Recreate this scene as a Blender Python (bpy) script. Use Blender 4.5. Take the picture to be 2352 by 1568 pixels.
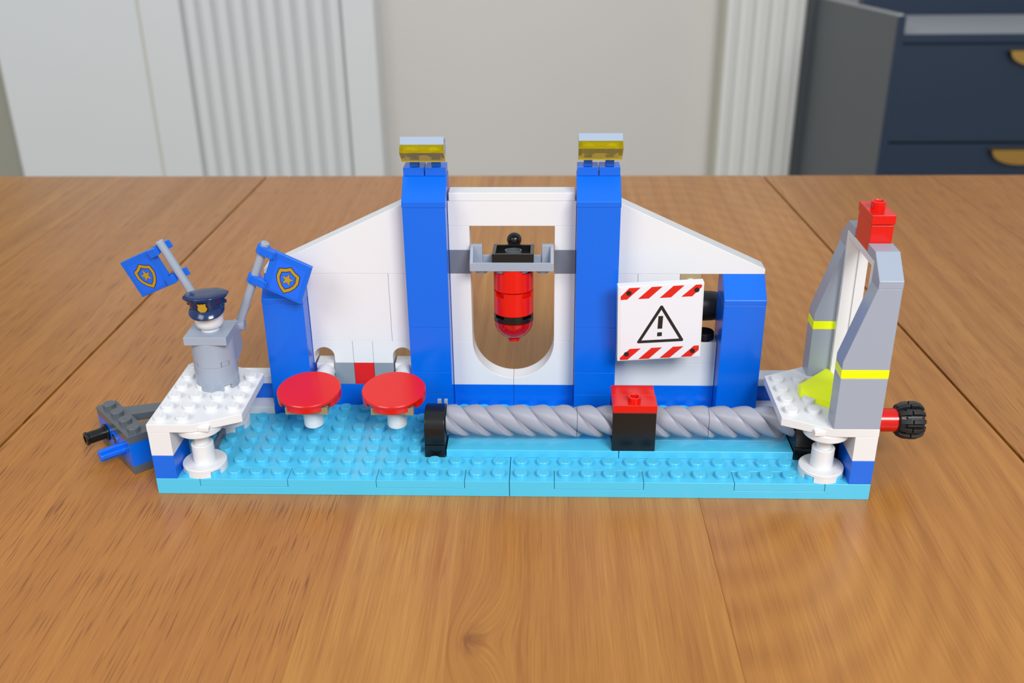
import bpy, bmesh, math, random
from mathutils import Vector, Matrix, Euler
U = 0.008                      # one stud pitch in metres; geometry below is written in studs
R = math.radians
pi = math.pi
for o in list(bpy.data.objects): bpy.data.objects.remove(o)
scn = bpy.context.scene
COL = scn.collection

# ------------------------------------------------------------------ camera, light, exposure
cam_d = bpy.data.cameras.new('camera'); cam = bpy.data.objects.new('camera', cam_d); COL.objects.link(cam)
cam_d.sensor_width = 36.0; cam_d.lens = 2342.30747 / 2352 * 36.0
cam_d.clip_start = 0.01; cam_d.clip_end = 30
cam.location = Vector((17.5881755, -38.5235752, 25.9134541)) * U
cam.rotation_euler = Euler((1.12982336, 0.0103876, 0.03129546), 'XYZ')
cam_d.dof.use_dof = True; cam_d.dof.focus_distance = 0.375; cam_d.dof.aperture_fstop = 15.0
scn.camera = cam

w = bpy.data.worlds.new('world'); scn.world = w; w.use_nodes = True
wbg = w.node_tree.nodes['Background']
wbg.inputs[0].default_value = (0.86, 0.93, 1.0, 1); wbg.inputs[1].default_value = 0.62

def area(name, loc, target, sx, sy, power, color):
    l = bpy.data.lights.new(name, 'AREA'); l.shape = 'RECTANGLE'; l.size = sx; l.size_y = sy
    l.energy = power; l.color = color
    o = bpy.data.objects.new(name, l); COL.objects.link(o); o.location = loc
    o.rotation_euler = (Vector(target) - Vector(loc)).to_track_quat('-Z', 'Y').to_euler()
    return o
# the window behind the camera, and the one to its right
area('window_light', (0.85, -1.45, 1.3), (0.13, 0.0, 0.0), 0.8, 0.6, 37, (1.0, 0.985, 0.96))
area('side_window_light', (-0.9, -1.3, 1.35), (0.13, 0.1, 0.0), 0.9, 0.7, 14, (1.0, 0.98, 0.96))

scn.view_settings.view_transform = 'Standard'; scn.view_settings.look = 'None'
scn.view_settings.gamma = 1.0; scn.view_settings.use_curve_mapping = False
scn.view_settings.exposure = 0.0

# ------------------------------------------------------------------ materials
def lin(c):
    return tuple(((v/255)/12.92 if v/255 <= 0.04045 else ((v/255+0.055)/1.055)**2.4) for v in c) + (1,)
def mat(name, rgb, rough=0.22, spec=0.5, coat=0.0, trans=0.0, ior=1.5, bump=0.0, mottled=0.0):
    m = bpy.data.materials.new(name); m.use_nodes = True; nt = m.node_tree
    b = nt.nodes['Principled BSDF']
    b.inputs['Base Color'].default_value = lin(rgb); b.inputs['Roughness'].default_value = rough
    b.inputs['Specular IOR Level'].default_value = spec; b.inputs['Coat Weight'].default_value = coat
    b.inputs['Transmission Weight'].default_value = trans; b.inputs['IOR'].default_value = ior
    tc = nt.nodes.new('ShaderNodeTexCoord'); n = nt.nodes.new('ShaderNodeTexNoise')
    nt.links.new(tc.outputs['Object'], n.inputs['Vector'])
    n.inputs['Scale'].default_value = 160 if not mottled else 2.2; n.inputs['Detail'].default_value = 4
    mr = nt.nodes.new('ShaderNodeMapRange'); nt.links.new(n.outputs[0], mr.inputs[0])
    mr.inputs[3].default_value = rough*0.85; mr.inputs[4].default_value = rough*1.15
    nt.links.new(mr.outputs[0], b.inputs['Roughness'])
    if mottled:
        mx = nt.nodes.new('ShaderNodeMixRGB'); mx.blend_type = 'MULTIPLY'; mx.inputs[0].default_value = 1
        cr = nt.nodes.new('ShaderNodeMapRange'); nt.links.new(n.outputs[0], cr.inputs[0])
        cr.inputs[3].default_value = 1-mottled; cr.inputs[4].default_value = 1.0
        mx.inputs[1].default_value = lin(rgb); nt.links.new(cr.outputs[0], mx.inputs[2])
        nt.links.new(mx.outputs[0], b.inputs['Base Color'])
    if bump:
        n2 = nt.nodes.new('ShaderNodeTexNoise'); n2.inputs['Scale'].default_value = 2500; nt.links.new(tc.outputs['Object'], n2.inputs['Vector'])
        bp = nt.nodes.new('ShaderNodeBump'); bp.inputs['Strength'].default_value = bump; bp.inputs['Distance'].default_value = 0.0001
        nt.links.new(n2.outputs[0], bp.inputs['Height']); nt.links.new(bp.outputs[0], b.inputs['Normal'])
    return m
AZURE = mat('azure_plastic', (78, 188, 224), 0.2)
BLUE = mat('blue_plastic', (0, 99, 218), 0.22)
WHITE = mat('white_plastic', (219, 220, 222), 0.22)
GREY = mat('light_grey_plastic', (150, 160, 176), 0.24)
MGREY = mat('medium_grey_plastic', (132, 142, 152), 0.24)
DGREY = mat('dark_grey_plastic', (84, 90, 96), 0.24)
LAMPG = mat('pale_grey_plastic', (152, 166, 186), 0.24)
SLATE = mat('slate_grey_plastic', (112, 120, 134), 0.26)
SCREWM = mat('satin_grey_plastic', (150, 152, 165), 0.4)
RED = mat('red_plastic', (212, 16, 4), 0.2)
BLACK = mat('black_plastic', (15, 15, 16), 0.22)
RUBBER = mat('black_rubber', (26, 27, 29), 0.45)
TAN = mat('tan_plastic', (160, 142, 108), 0.3)
NEON = mat('neon_yellow_plastic', (240, 255, 0), 0.35)
NAVY = mat('navy_plastic', (14, 40, 84), 0.16)
GOLD = mat('gold_print', (176, 138, 36), 0.3)
STICK = mat('blue_sticker', (14, 100, 232), 0.4)
SIGNW = mat('white_sticker', (224, 226, 233), 0.35)
INK = mat('black_print', (20, 14, 14), 0.35)
REDP = mat('red_print', (212, 26, 12), 0.35)
TYEL = mat('clear_yellow_plastic', (246, 226, 10), 0.06, trans=0.82, ior=1.22)
TRED = mat('clear_red_plastic', (235, 16, 12), 0.06, trans=0.6, ior=1.5)
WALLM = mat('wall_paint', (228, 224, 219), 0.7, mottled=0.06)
PILM = mat('white_gloss_paint', (234, 236, 236), 0.42, mottled=0.05)
PILM2 = mat('white_trim_paint', (240, 240, 236), 0.4, mottled=0.03)
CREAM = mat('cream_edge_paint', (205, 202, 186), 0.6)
FLOORM = mat('floor_paint', (176, 160, 138), 0.6, mottled=0.2)
CAB = mat('navy_cabinet_paint', (26, 46, 70), 0.42, mottled=0.08)
CABG = mat('grey_cabinet_side', (92, 98, 102), 0.5, mottled=0.12)
CABT = mat('grey_worktop', (186, 188, 190), 0.35)
BRASS = mat('brushed_brass', (196, 156, 84), 0.3); BRASS.node_tree.nodes['Principled BSDF'].inputs['Metallic'].default_value = 0.9

def wood(name, seed, light, dark, pore=0.5, band=0.5, rings=0.0, knot=None, straight=0.5):
    m = bpy.data.materials.new(name); m.use_nodes = True; nt = m.node_tree; N = nt.nodes; L = nt.links
    b = N['Principled BSDF']
    g = N.new('ShaderNodeNewGeometry')
    base = N.new('ShaderNodeVectorMath'); base.operation = 'ADD'; base.inputs[1].default_value = (seed*1.37, seed*0.71, 0)
    L.new(g.outputs['Position'], base.inputs[0])
    vec = base.outputs[0]
    def mapped(sx, sy, sz=1.0, v=None):
        mp = N.new('ShaderNodeMapping'); mp.inputs['Scale'].default_value = (sx, sy, sz); L.new(v or vec, mp.inputs['Vector']); return mp.outputs[0]
    def noise(v, scale=1.0, det=3, rough=0.5, dist=0.0):
        n = N.new('ShaderNodeTexNoise'); n.inputs['Scale'].default_value = scale; n.inputs['Detail'].default_value = det
        n.inputs['Roughness'].default_value = rough; n.inputs['Distortion'].default_value = dist; L.new(v, n.inputs['Vector']); return n.outputs[0]
    def rng(v, a, c, d=0.0, e=1.0):
        r = N.new('ShaderNodeMapRange'); L.new(v, r.inputs[0])
        for i, q in zip((1, 2, 3, 4), (a, c, d, e)): r.inputs[i].default_value = q
        return r.outputs[0]
    def math_(op, a, c):
        q = N.new('ShaderNodeMath'); q.operation = op
        for i, s in enumerate((a, c)):
            if isinstance(s, (int, float)): q.inputs[i].default_value = s
            else: L.new(s, q.inputs[i])
        return q.outputs[0]
    if knot:      # bend the grain round a knot
        kx, ky, kr = knot
        sub = N.new('ShaderNodeVectorMath'); sub.operation = 'SUBTRACT'; sub.inputs[1].default_value = (kx, ky, 0); L.new(g.outputs['Position'], sub.inputs[0])
        mpk = N.new('ShaderNodeMapping'); mpk.inputs['Scale'].default_value = (1, 0.6, 0); L.new(sub.outputs[0], mpk.inputs['Vector'])
        ln = N.new('ShaderNodeVectorMath'); ln.operation = 'LENGTH'; L.new(mpk.outputs[0], ln.inputs[0])
        fall = rng(ln.outputs['Value'], 0.0, kr*3.2, 1.0, 0.0)
        fall = math_('POWER', fall, 2.0)
        sx = N.new('ShaderNodeSeparateXYZ'); L.new(sub.outputs[0], sx.inputs[0])
        push = math_('MULTIPLY', fall, 0.012)
        cx = N.new('ShaderNodeCombineXYZ'); L.new(push, cx.inputs[0])
        ad = N.new('ShaderNodeVectorMath'); ad.operation = 'ADD'; L.new(vec, ad.inputs[0]); L.new(cx.outputs[0], ad.inputs[1]); vec = ad.outputs[0]
    # slow waviness of the grain
    wv = N.new('ShaderNodeVectorMath'); wv.operation = 'ADD'
    wn = N.new('ShaderNodeTexNoise'); wn.inputs['Scale'].default_value = 1.0; L.new(mapped(14, 5), wn.inputs['Vector'])
    wc = N.new('ShaderNodeCombineXYZ'); L.new(rng(wn.outputs[0], 0, 1, -0.008*(1-straight), 0.008*(1-straight)), wc.inputs[0])
    L.new(vec, wv.inputs[0]); L.new(wc.outputs[0], wv.inputs[1]); vec = wv.outputs[0]
    broad = noise(mapped(55, 3.0), 1, 3, 0.6)
    mid = noise(mapped(230, 5.0), 1, 4, 0.6)
    fine = noise(mapped(2300, 26), 1, 4, 0.7)
    mix = math_('ADD', math_('MULTIPLY', rng(broad, 0.3, 0.7), band), math_('MULTIPLY', rng(mid, 0.3, 0.7), 0.45))
    mix = math_('ADD', mix, math_('MULTIPLY', rng(fine, 0.34, 0.66), 0.55))
    if rings:
        wt = N.new('ShaderNodeTexWave'); wt.wave_type = 'RINGS'; wt.rings_direction = 'Z'; wt.inputs['Scale'].default_value = 1.0
        wt.inputs['Distortion'].default_value = 5.0; wt.inputs['Detail'].default_value = 3; wt.inputs['Detail Scale'].default_value = 0.6
        rv = N.new('ShaderNodeMapping'); rv.inputs['Location'].default_value = (rings[0], rings[1], 0); rv.inputs['Scale'].default_value = (rings[2], rings[3], 0)
        L.new(g.outputs['Position'], rv.inputs['Vector']); L.new(rv.outputs[0], wt.inputs['Vector'])
        mix = math_('ADD', mix, math_('MULTIPLY', math_('SUBTRACT', wt.outputs[0], 0.5), rings[4]))
    mix = math_('MULTIPLY', mix, 0.72)
    cr = N.new('ShaderNodeMixRGB'); cr.inputs[1].default_value = lin(light); cr.inputs[2].default_value = lin(dark); L.new(mix, cr.inputs[0]); cr.use_clamp = True
    col = cr.outputs[0]
    # dark dashes of open pores
    pn = noise(mapped(1900, 50), 1, 1, 0.4)
    patch = noise(mapped(34, 9), 1, 2, 0.5)
    pd = math_('MULTIPLY', rng(pn, 0.60, 0.67), rng(patch, 0.22, 0.5))
    pd = math_('MULTIPLY', pd, pore*0.72)
    pm = N.new('ShaderNodeMixRGB'); pm.inputs[2].default_value = lin((116, 66, 30)); L.new(pd, pm.inputs[0]); L.new(col, pm.inputs[1]); col = pm.outputs[0]
    if knot:
        kd = math_('MULTIPLY', rng(ln.outputs['Value'], kr*0.2, kr*0.8, 1.0, 0.0), rng(noise(mapped(300, 120), 1, 3, 0.6), 0.4, 0.6, 0.15, 0.85))
        km = N.new('ShaderNodeMixRGB'); km.inputs[2].default_value = lin((112, 62, 28)); L.new(kd, km.inputs[0]); L.new(col, km.inputs[1]); col = km.outputs[0]
    L.new(col, b.inputs['Base Color'])
    L.new(rng(mid, 0.3, 0.7, 0.26, 0.36), b.inputs['Roughness'])
    b.inputs['Specular IOR Level'].default_value = 0.5
    bp = N.new('ShaderNodeBump'); bp.inputs['Strength'].default_value = 0.12; bp.inputs['Distance'].default_value = 0.0002
    hb = math_('SUBTRACT', math_('MULTIPLY', fine, 0.4), pd); L.new(hb, bp.inputs['Height']); L.new(bp.outputs[0], b.inputs['Normal'])
    return m

# ------------------------------------------------------------------ mesh helpers (all in studs)
class MB:
    def __init__(s): s.bm = bmesh.new(); s.M = Matrix.Identity(4)
    def v(s, x, y, z): return s.bm.verts.new(s.M @ Vector((x, y, z)))
    def box(s, x0, x1, y0, y1, z0, z1, g=0.0):
        x0 += g; x1 -= g; y0 += g; y1 -= g
        p = [s.v(x, y, z) for z in (z0, z1) for y in (y0, y1) for x in (x0, x1)]
        for f in ((0,2,3,1),(4,5,7,6),(0,1,5,4),(2,6,7,3),(0,4,6,2),(1,3,7,5)): s.bm.faces.new([p[i] for i in f])
        return s
    def prism(s, pts, a0, a1, ax='y'):
        """pts: 2-D outline; ax 'y': (x,z), 'x': (y,z), 'z': (x,y)"""
        def q(p, a):
            return (p[0], a, p[1]) if ax == 'y' else ((a, p[0], p[1]) if ax == 'x' else (p[0], p[1], a))
        A = [s.v(*q(p, a0)) for p in pts]; B = [s.v(*q(p, a1)) for p in pts]; n = len(pts)
        s.bm.faces.new(A); s.bm.faces.new(B[::-1])
        for i in range(n): s.bm.faces.new((A[i], B[i], B[(i+1) % n], A[(i+1) % n]))
        return s
    def lathe(s, prof, c=(0, 0, 0), ax='z', n=32, sx=1.0, sy=1.0, a0=0.0, a1=2*pi):
        """prof: [(r,h)...] turned about axis through c"""
        full = abs(a1-a0-2*pi) < 1e-6; m = n if full else n+1
        rings = []
        for r, h in prof:
            if r < 1e-6:
                rings.append([s._ax(c, 0, 0, h, ax)]); continue
            rings.append([s._ax(c, r*sx*math.cos(a0+(a1-a0)*i/n), r*sy*math.sin(a0+(a1-a0)*i/n), h, ax) for i in range(m)])
        for A, B in zip(rings, rings[1:]):
            k = n if full else n
            for i in range(k):
                j = (i+1) % m if full else i+1
                if len(A) == 1 and len(B) == 1: continue
                if len(A) == 1: s.bm.faces.new((A[0], B[j], B[i]))
                elif len(B) == 1: s.bm.faces.new((A[i], A[j], B[0]))
                else: s.bm.faces.new((A[i], A[j], B[j], B[i]))
        return s
    def _ax(s, c, u, v, h, ax):
        d = {'z': (u, v, h), 'y': (u, h, v), 'x': (h, u, v)}[ax]
        return s.v(c[0]+d[0], c[1]+d[1], c[2]+d[2])
    def cyl(s, c, r, h0, h1, ax='z', n=32, bev=0.03):
        b = min(bev, r*0.4)
        return s.lathe([(0, h0), (r-b, h0), (r, h0+b), (r, h1-b), (r-b, h1), (0, h1)], c, ax, n)
    def ring(s, c, r0, r1, h0, h1, ax='z', n=28, a0=0.0, a1=2*pi):
        return s.lathe([(r0, h0), (r1, h0), (r1, h1), (r0, h1), (r0, h0)], c, ax, n, a0=a0, a1=a1)
    def arcs(s, c, r0, r1, h0, h1, gaps, half, n=10):
        """wall ring broken by gaps (angles) of half-width `half`"""
        gs = sorted(gaps)
        for i, g in enumerate(gs):
            a = g+half; e = gs[(i+1) % len(gs)]-half
            if e < a: e += 2*pi
            P = [(r0, h0), (r1, h0), (r1, h1), (r0, h1), (r0, h0)]
            s.lathe(P, c, 'z', n, a0=a, a1=e)
            for t, fl in ((a, 0), (e, 1)):
                q = [s.v(c[0]+r*math.cos(t), c[1]+r*math.sin(t), c[2]+h) for r, h in P[:4]]
                s.bm.faces.new(q if fl else q[::-1])
        return s
    def poly(s, pts):
        s.bm.faces.new([s.v(*p) for p in pts]); return s
    def rod(s, p0, p1, r, n=20, bev=0.03):
        d = Vector(p1)-Vector(p0); L = d.length
        old = s.M; s.M = old @ Matrix.Translation(p0) @ d.to_track_quat('Z', 'Y').to_matrix().to_4x4()
        s.cyl((0, 0, 0), r, 0, L, 'z', n, bev); s.M = old
        return s
    def build(s, name, m, parent=None, bevel=0.022, origin=None, segs=2, smooth=35, weld=1e-4):
        bm = s.bm
        if weld: bmesh.ops.remove_doubles(bm, verts=bm.verts, dist=weld)
        bmesh.ops.recalc_face_normals(bm, faces=bm.faces)
        org = Vector(origin) if origin is not None else (ORG[parent.name] if parent is not None else Vector((0, 0, 0)))
        for v in bm.verts: v.co = (v.co-org)*U
        me = bpy.data.meshes.new(name); bm.to_mesh(me); bm.free()
        me.materials.append(m)
        for p in me.polygons: p.use_smooth = True
        me.set_sharp_from_angle(angle=R(smooth))
        o = bpy.data.objects.new(name, me); COL.objects.link(o)
        if parent is not None: o.parent = parent
        else: o.location = org*U
        ORG[o.name] = org.copy() if parent is None else ORG[parent.name]
        if bevel:
            b = o.modifiers.new('edge', 'BEVEL'); b.width = bevel*U; b.segments = segs; b.limit_method = 'ANGLE'; b.angle_limit = R(40)
            b.harden_normals = True
        return o
ORG = {}
def thing(name, label, cat, org, group=None):
    o = bpy.data.objects.new(name, None); COL.objects.link(o); o.location = Vector(org)*U; o.empty_display_size = 0.01
    o['label'] = label; o['category'] = cat
    if group: o['group'] = group
    ORG[o.name] = Vector(org); return o
def struct(o): o['kind'] = 'structure'; return o
def part(name, m, parent, fn, **k):
    b = MB(); fn(b); return b.build(name, m, parent, **k)
def bx(name, m, parent, *d, g=0.008, bevel=0.022):
    b = MB(); b.box(*d, g=g); return b.build(name, m, parent, bevel=bevel)
def lab(o, t): o['label'] = t; return o

# raised lettering on the studs
def text_verts(txt, size):
    cu = bpy.data.curves.new('t', 'FONT'); cu.body = txt; cu.size = size; cu.align_x = 'CENTER'; cu.align_y = 'CENTER'
    cu.extrude = 0.007; cu.resolution_u = 2; cu.offset = size*0.012
    o = bpy.data.objects.new('t', cu); COL.objects.link(o)
    dg = bpy.context.evaluated_depsgraph_get(); dg.update(); me = bpy.data.meshes.new_from_object(o.evaluated_get(dg))
    bpy.data.objects.remove(o); bpy.data.curves.remove(cu); return me
TXT = text_verts('LEGO', 0.2)
STUDS = {}
def stud_mesh(m, rot=90, dot=False, plain=False):
    key = (m.name, rot, dot, plain)
    if key in STUDS: return STUDS[key]
    b = MB(); b.lathe([(0.3, 0), (0.3, 0.185), (0.28, 0.208), (0, 0.208)], n=28)
    if dot: b.cyl((0, 0, 0), 0.05, 0.2, 0.222, n=12, bev=0.005)
    bm = b.bm
    if not dot and not plain:
        t = bmesh.new(); t.from_mesh(TXT); bmesh.ops.transform(t, matrix=Matrix.Translation((0, 0, 0.208)) @ Matrix.Rotation(R(rot), 4, 'Z'), verts=t.verts)
        tm = bpy.data.meshes.new('tt'); t.to_mesh(tm); t.free(); bm.from_mesh(tm)
    bmesh.ops.recalc_face_normals(bm, faces=bm.faces)
    for v in bm.verts: v.co *= U
    me = bpy.data.meshes.new('stud'); bm.to_mesh(me); bm.free(); me.materials.append(m)
    for p in me.polygons: p.use_smooth = True
    me.set_sharp_from_angle(angle=R(40)); STUDS[key] = me; return me
def stud(x, y, z, m, parent, rot=90, dot=False, plain=False, M=None):
    o = bpy.data.objects.new('stud', stud_mesh(m, rot, dot, plain)); COL.objects.link(o); o.parent = parent
    o.location = (Vector((x, y, z))-ORG[parent.name])*U
    if M is not None: o.rotation_euler = M
    return o

# ================================================================== SETTING
ZF = -94.0
part('floor', FLOORM, None, lambda b: b.box(-320, 330, -200, 264, ZF-2, ZF), bevel=0).__setitem__('kind', 'structure')
part('wall_back', WALLM, None, lambda b: b.box(-320, 330, 262, 275, ZF, 190), bevel=0).__setitem__('kind', 'structure')
part('wall_left', mat('wall_paint_with_shade', (168, 166, 152), 0.7, mottled=0.06), None, lambda b: b.box(-320, -136.6, 258, 261.9, ZF, 190), bevel=0)['kind'] = 'structure'  # shade of the recess is put into this darker wall colour
# left: flat boards and reeded panel of a chimney breast
pl = part('trim_1', PILM, None, lambda b: b.box(-136.4, -29.6, 252.6, 262, ZF, 150), bevel=0.2); struct(pl)
bx('panel', PILM, pl, -136.4, -94.9, 250, 252.65, ZF, 150, g=0, bevel=0.15)
bx('panel', PILM, pl, -94.3, -83.0, 250, 252.65, ZF, 150, g=0, bevel=0.25)
bx('panel', PILM, pl, -38.4, -29.6, 250, 252.65, ZF, 150, g=0, bevel=0.25)
lab(bx('joint_strip', CREAM, pl, -94.95, -94.25, 250.25, 252.65, ZF, 150, g=0, bevel=0), 'yellowed joint filler')
gx = [-82.6+4.42*i for i in range(11)]
for a, c in zip(gx, gx[1:]):
    def f(b, a=a, c=c):
        pts = [(a+0.6, 252.65)]+[(a+0.6+(c-a-1.2)*t, 251.2-1.2*math.sin(pi*t)**0.4) for t in [i/12 for i in range(13)]]+[(c-0.6, 252.65)]
        b.prism(pts, ZF, 150, 'z')
    part('reed', PILM, pl, f, bevel=0)
# right: fluted pilaster
pr = part('trim_2', CREAM, None, lambda b: b.box(66.1, 87.8, 252.6, 262, ZF, 150), bevel=0.1); struct(pr)
def flutes(b):
    x = 67.2; pts = [(66.6, 252.65), (66.6, 250.6), (67.2, 250.2)]
    for k, wd in enumerate((1.5,)): pts += [(x+wd*t, 250.2-0.45*math.sin(pi*t)) for t in (0.25, 0.5, 0.75, 1)]; x += wd
    for k in range(4):
        pts += [(x+0.35, 249.9)]
        pts += [(x+0.5+3.3*t, 250.0+2.0*math.sin(pi*t)**0.8) for t in [i/12 for i in range(13)]]
        pts += [(x+3.95, 249.9)]; x += 4.2
    pts += [(x+0.4, 250.6)]+[(x+0.5+1.6*t, 250.5-0.45*math.sin(pi*t)) for t in (0, 0.25, 0.5, 0.75, 1)]+[(87.8, 252.65)]
    b.prism(pts, ZF, 150, 'z')
part('fluted_face', PILM2, pr, flutes, bevel=0)

# cabinet
cab = thing('drawer_cabinet', 'dark blue drawer cabinet with grey side standing by the fluted trim', 'cabinet', (130, 215, ZF))
part('carcass', CAB, cab, lambda b: b.box(91.3, 178, 182.8, 258, ZF, -9.3), bevel=0.1)
lab(part('side_panel', CABG, cab, lambda b: b.prism([(182.2, ZF), (259, ZF), (259, -8.6), (182.2, -3.9)], 89.8, 90.9, 'x'), bevel=0.05), 'grey side panel')
lab(part('edge_strip', CABT, cab, lambda b: b.prism([(182.2, -3.9), (259, -8.6), (259, -8.2), (182.2, -3.55)], 89.75, 90.95, 'x'), bevel=0), 'pale edging strip')
lab(bx('filler_strip', CABG, cab, 87.85, 89.8, 249.6, 259, ZF, -6, g=0, bevel=0), 'grey strip added over the shaded gap')  # added strip, hides the dark shaded gap between trim and side panel
bx('front_edge', CAB, cab, 89.8, 91.4, 181.4, 182.3, ZF, -3.9, g=0, bevel=0.1)
bx('top_rail', CAB, cab, 91.4, 178, 182.0, 183, -9.3, -7.7, g=0, bevel=0.1)
lab(bx('worktop', CABT, cab, 91.0, 178, 182.6, 258, -9.2, -7.8, g=0, bevel=0.05), 'pale grey worktop')
bx('back_panel', CAB, cab, 91.2, 178, 212, 216, -7.8, 60, g=0)
for i, (z1, z0) in enumerate(((-9.75, -30.0), (-30.5, -50.7), (-51.2, -71.5))):
    dr = bx('drawer', CAB, cab, 91.0, 164, 181.6, 182.9, z0, z1, g=0, bevel=0.12)
    zc, xc = (z1-0.9, 119.5)
    def cup(b, xc=xc, zc=zc):
        pts = [(xc-6.3, zc)]+[(xc+6.3*math.cos(t), zc-3.2*abs(math.sin(t))**0.9) for t in [pi+pi*i/20 for i in range(1, 20)]]+[(xc+6.3, zc)]
        b.prism(pts, 179.6, 180.0, 'y'); b.box(xc-6.3, xc+6.3, 179.7, 181.6, zc-0.35, zc)
    part('handle', BRASS, dr, cup, bevel=0.06)

# ================================================================== TABLE
tb = thing('dining_table', 'oak dining table of wide orange-brown planks carrying the toy playset', 'table', (15, -10, ZF))
def line(x51, slope): return lambda y: x51+slope*(y-51.6)
LX = {'a': line(-7.9, 0.0298), 'b': line(8.4, 0.0), 'm': line(13.0, -0.0165), 'n': line(23.9, -0.0107), 'r': line(37.1, -0.0645)}
edges = [line(-62, 0), line(-36, 0.01), line(-21, 0.02), LX['a'], LX['b'], LX['m'], LX['n'], LX['r'], line(52, -0.06), line(68, -0.05), line(98, -0.04)]
woods = [
 wood('oak_1', 1, (183, 128, 60), (143, 89, 34), pore=0.35, band=0.6, straight=0.3),
 wood('oak_2', 2, (184, 128, 60), (141, 88, 34), pore=0.8, band=0.5, straight=0.3),
 wood('oak_3', 3, (182, 125, 59), (141, 86, 33), pore=1.0, band=0.45, straight=0.4),
 wood('oak_4', 4, (183, 124, 59), (147, 89, 36), pore=1.0, band=0.35, straight=0.6),
 wood('oak_5', 5, (201, 149, 72), (153, 93, 38), pore=0.35, band=0.75, straight=0.9),
 wood('oak_6', 16, (190, 136, 63), (145, 86, 31), pore=0.2, band=0.6, straight=0.8, knot=(0.1195, -0.075, 0.0065)),
 wood('oak_7', 7, (186, 128, 59), (141, 85, 31), pore=0.25, band=0.4, straight=0.6, rings=(-0.205*38, -0.03*19, 38, 19, 0.24)),
 wood('oak_8', 8, (183, 126, 59), (136, 83, 31), pore=0.75, band=0.5, straight=0.4),
 wood('oak_9', 9, (183, 126, 60), (141, 88, 34), pore=0.8, band=0.5, straight=0.5),
 wood('oak_10', 10, (183, 126, 60), (143, 88, 34), pore=0.5, band=0.5),
]
for i, (ea, eb) in enumerate(zip(edges, edges[1:])):
    ga = 0.075 if i in (3, 7) else 0.0; gb = 0.075 if i in (2, 6) else 0.0
    def f(b, ea=ea, eb=eb, ga=ga, gb=gb):
        y0, y1 = -75, 51.6
        b.prism([(ea(y0)+ga, y0), (eb(y0)-gb, y0), (eb(y1)-gb, y1), (ea(y1)+ga, y1)], -3.4, 0.0, 'z')
    part('plank', woods[i], tb, f, bevel=0.05 if (ga or gb) else 0)
part('apron', woods[0], tb, lambda b: (b.box(-56, 90, 44, 47, -14, -3.5), b.box(-56, 90, -70, -67, -14, -3.5), b.box(-56, -53, -67, 44, -14, -3.5), b.box(87, 90, -67, 44, -14, -3.5)), bevel=0.1)
for x in (-57, 83):
    for y in (-71, 40): bx('leg', woods[2], tb, x, x+8, y, y+8, ZF, -3.5, g=0, bevel=0.3)

# ================================================================== BASE
base = thing('studded_base', 'long turquoise studded base lying on the wooden table', 'toy base', (16, 4, 0))
for bi, X in enumerate((0, 16)):
    xs = [0, 2, 6, 10, 14, 16]; ys = [0, 1, 8]; zs = [0, 0.4, 0.8]
    def f(b, X=X):
        g = 0.012
        fill = lambda i, j, k: 0 <= i < 5 and 0 <= j < 2 and 0 <= k < 2 and not (i in (1, 3) and j == 0 and k == 1)
        cache = {}
        def V(i, j, k):
            if (i, j, k) not in cache:
                x = X+xs[i]+(g if i == 0 else (-g if i == 5 else 0)); cache[(i, j, k)] = b.v(x, ys[j], zs[k])
            return cache[(i, j, k)]
        for i in range(5):
            for j in range(2):
                for k in range(2):
                    if not fill(i, j, k): continue
                    for d, q in (((-1,0,0), ((0,0,0),(0,0,1),(0,1,1),(0,1,0))), ((1,0,0), ((1,0,0),(1,1,0),(1,1,1),(1,0,1))), ((0,-1,0), ((0,0,0),(1,0,0),(1,0,1),(0,0,1))),
                                 ((0,1,0), ((0,1,0),(0,1,1),(1,1,1),(1,1,0))), ((0,0,-1), ((0,0,0),(0,1,0),(1,1,0),(1,0,0))), ((0,0,1), ((0,0,1),(1,0,1),(1,1,1),(0,1,1)))):
                        if not fill(i+d[0], j+d[1], k+d[2]): b.bm.faces.new([V(i+a, j+c, k+e) for a, c, e in q])
        bmesh.ops.dissolve_limit(b.bm, angle_limit=R(1), verts=b.bm.verts, edges=b.bm.edges)
    blk = part('base_block', AZURE, base, f)
    ins = []
    for x0 in (2, 6+4):
        ins.append((X+x0, part('insert_plate', AZURE, base, lambda b, x0=x0, X=X: b.box(X+x0+0.018, X+x0+4-0.018, 0.0, 1-0.014, 0.408, 0.8), bevel=0.018)))
    for ix in range(16):
        for iy in range(7):
            x, y = X+ix+0.5, iy+0.5
            if (x < 1 or x > 31) and y < 2: continue
            if 12 < x < 31 and 2 < y < 4: continue
            if 13 < x < 29 and 4 < y < 5: pass
            if y > 6 and (x < 6 or 11 < x < 13 or 19 < x < 21 or x > 26): continue
            if 1 < x < 3 and 1 < y < 2 or 29 < x < 31 and 1 < y < 2: continue
            if x < 1 and y > 2 and y < 6: continue
            own = next((p for px, p in ins if y < 1 and px < x < px+4), blk)
            stud(x, y, 0.8, AZURE, own, rot=82, dot=(x, y) in ((3.5, 0.5), (12.5, 0.5), (19.5, 0.5), (28.5, 0.5), (3.5, 3.5)))
# smooth track tiles under the screw
trk = thing('smooth_track', 'flat turquoise tile track lying under the grey twisted screw', 'track', (21, 3, 0.8))
for x0 in (13, 21):
    for y0 in (2, 3): bx('tile', AZURE, trk, x0, x0+8, y0, y0+1, 0.8, 1.2, g=0.012, bevel=0.03)

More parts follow.
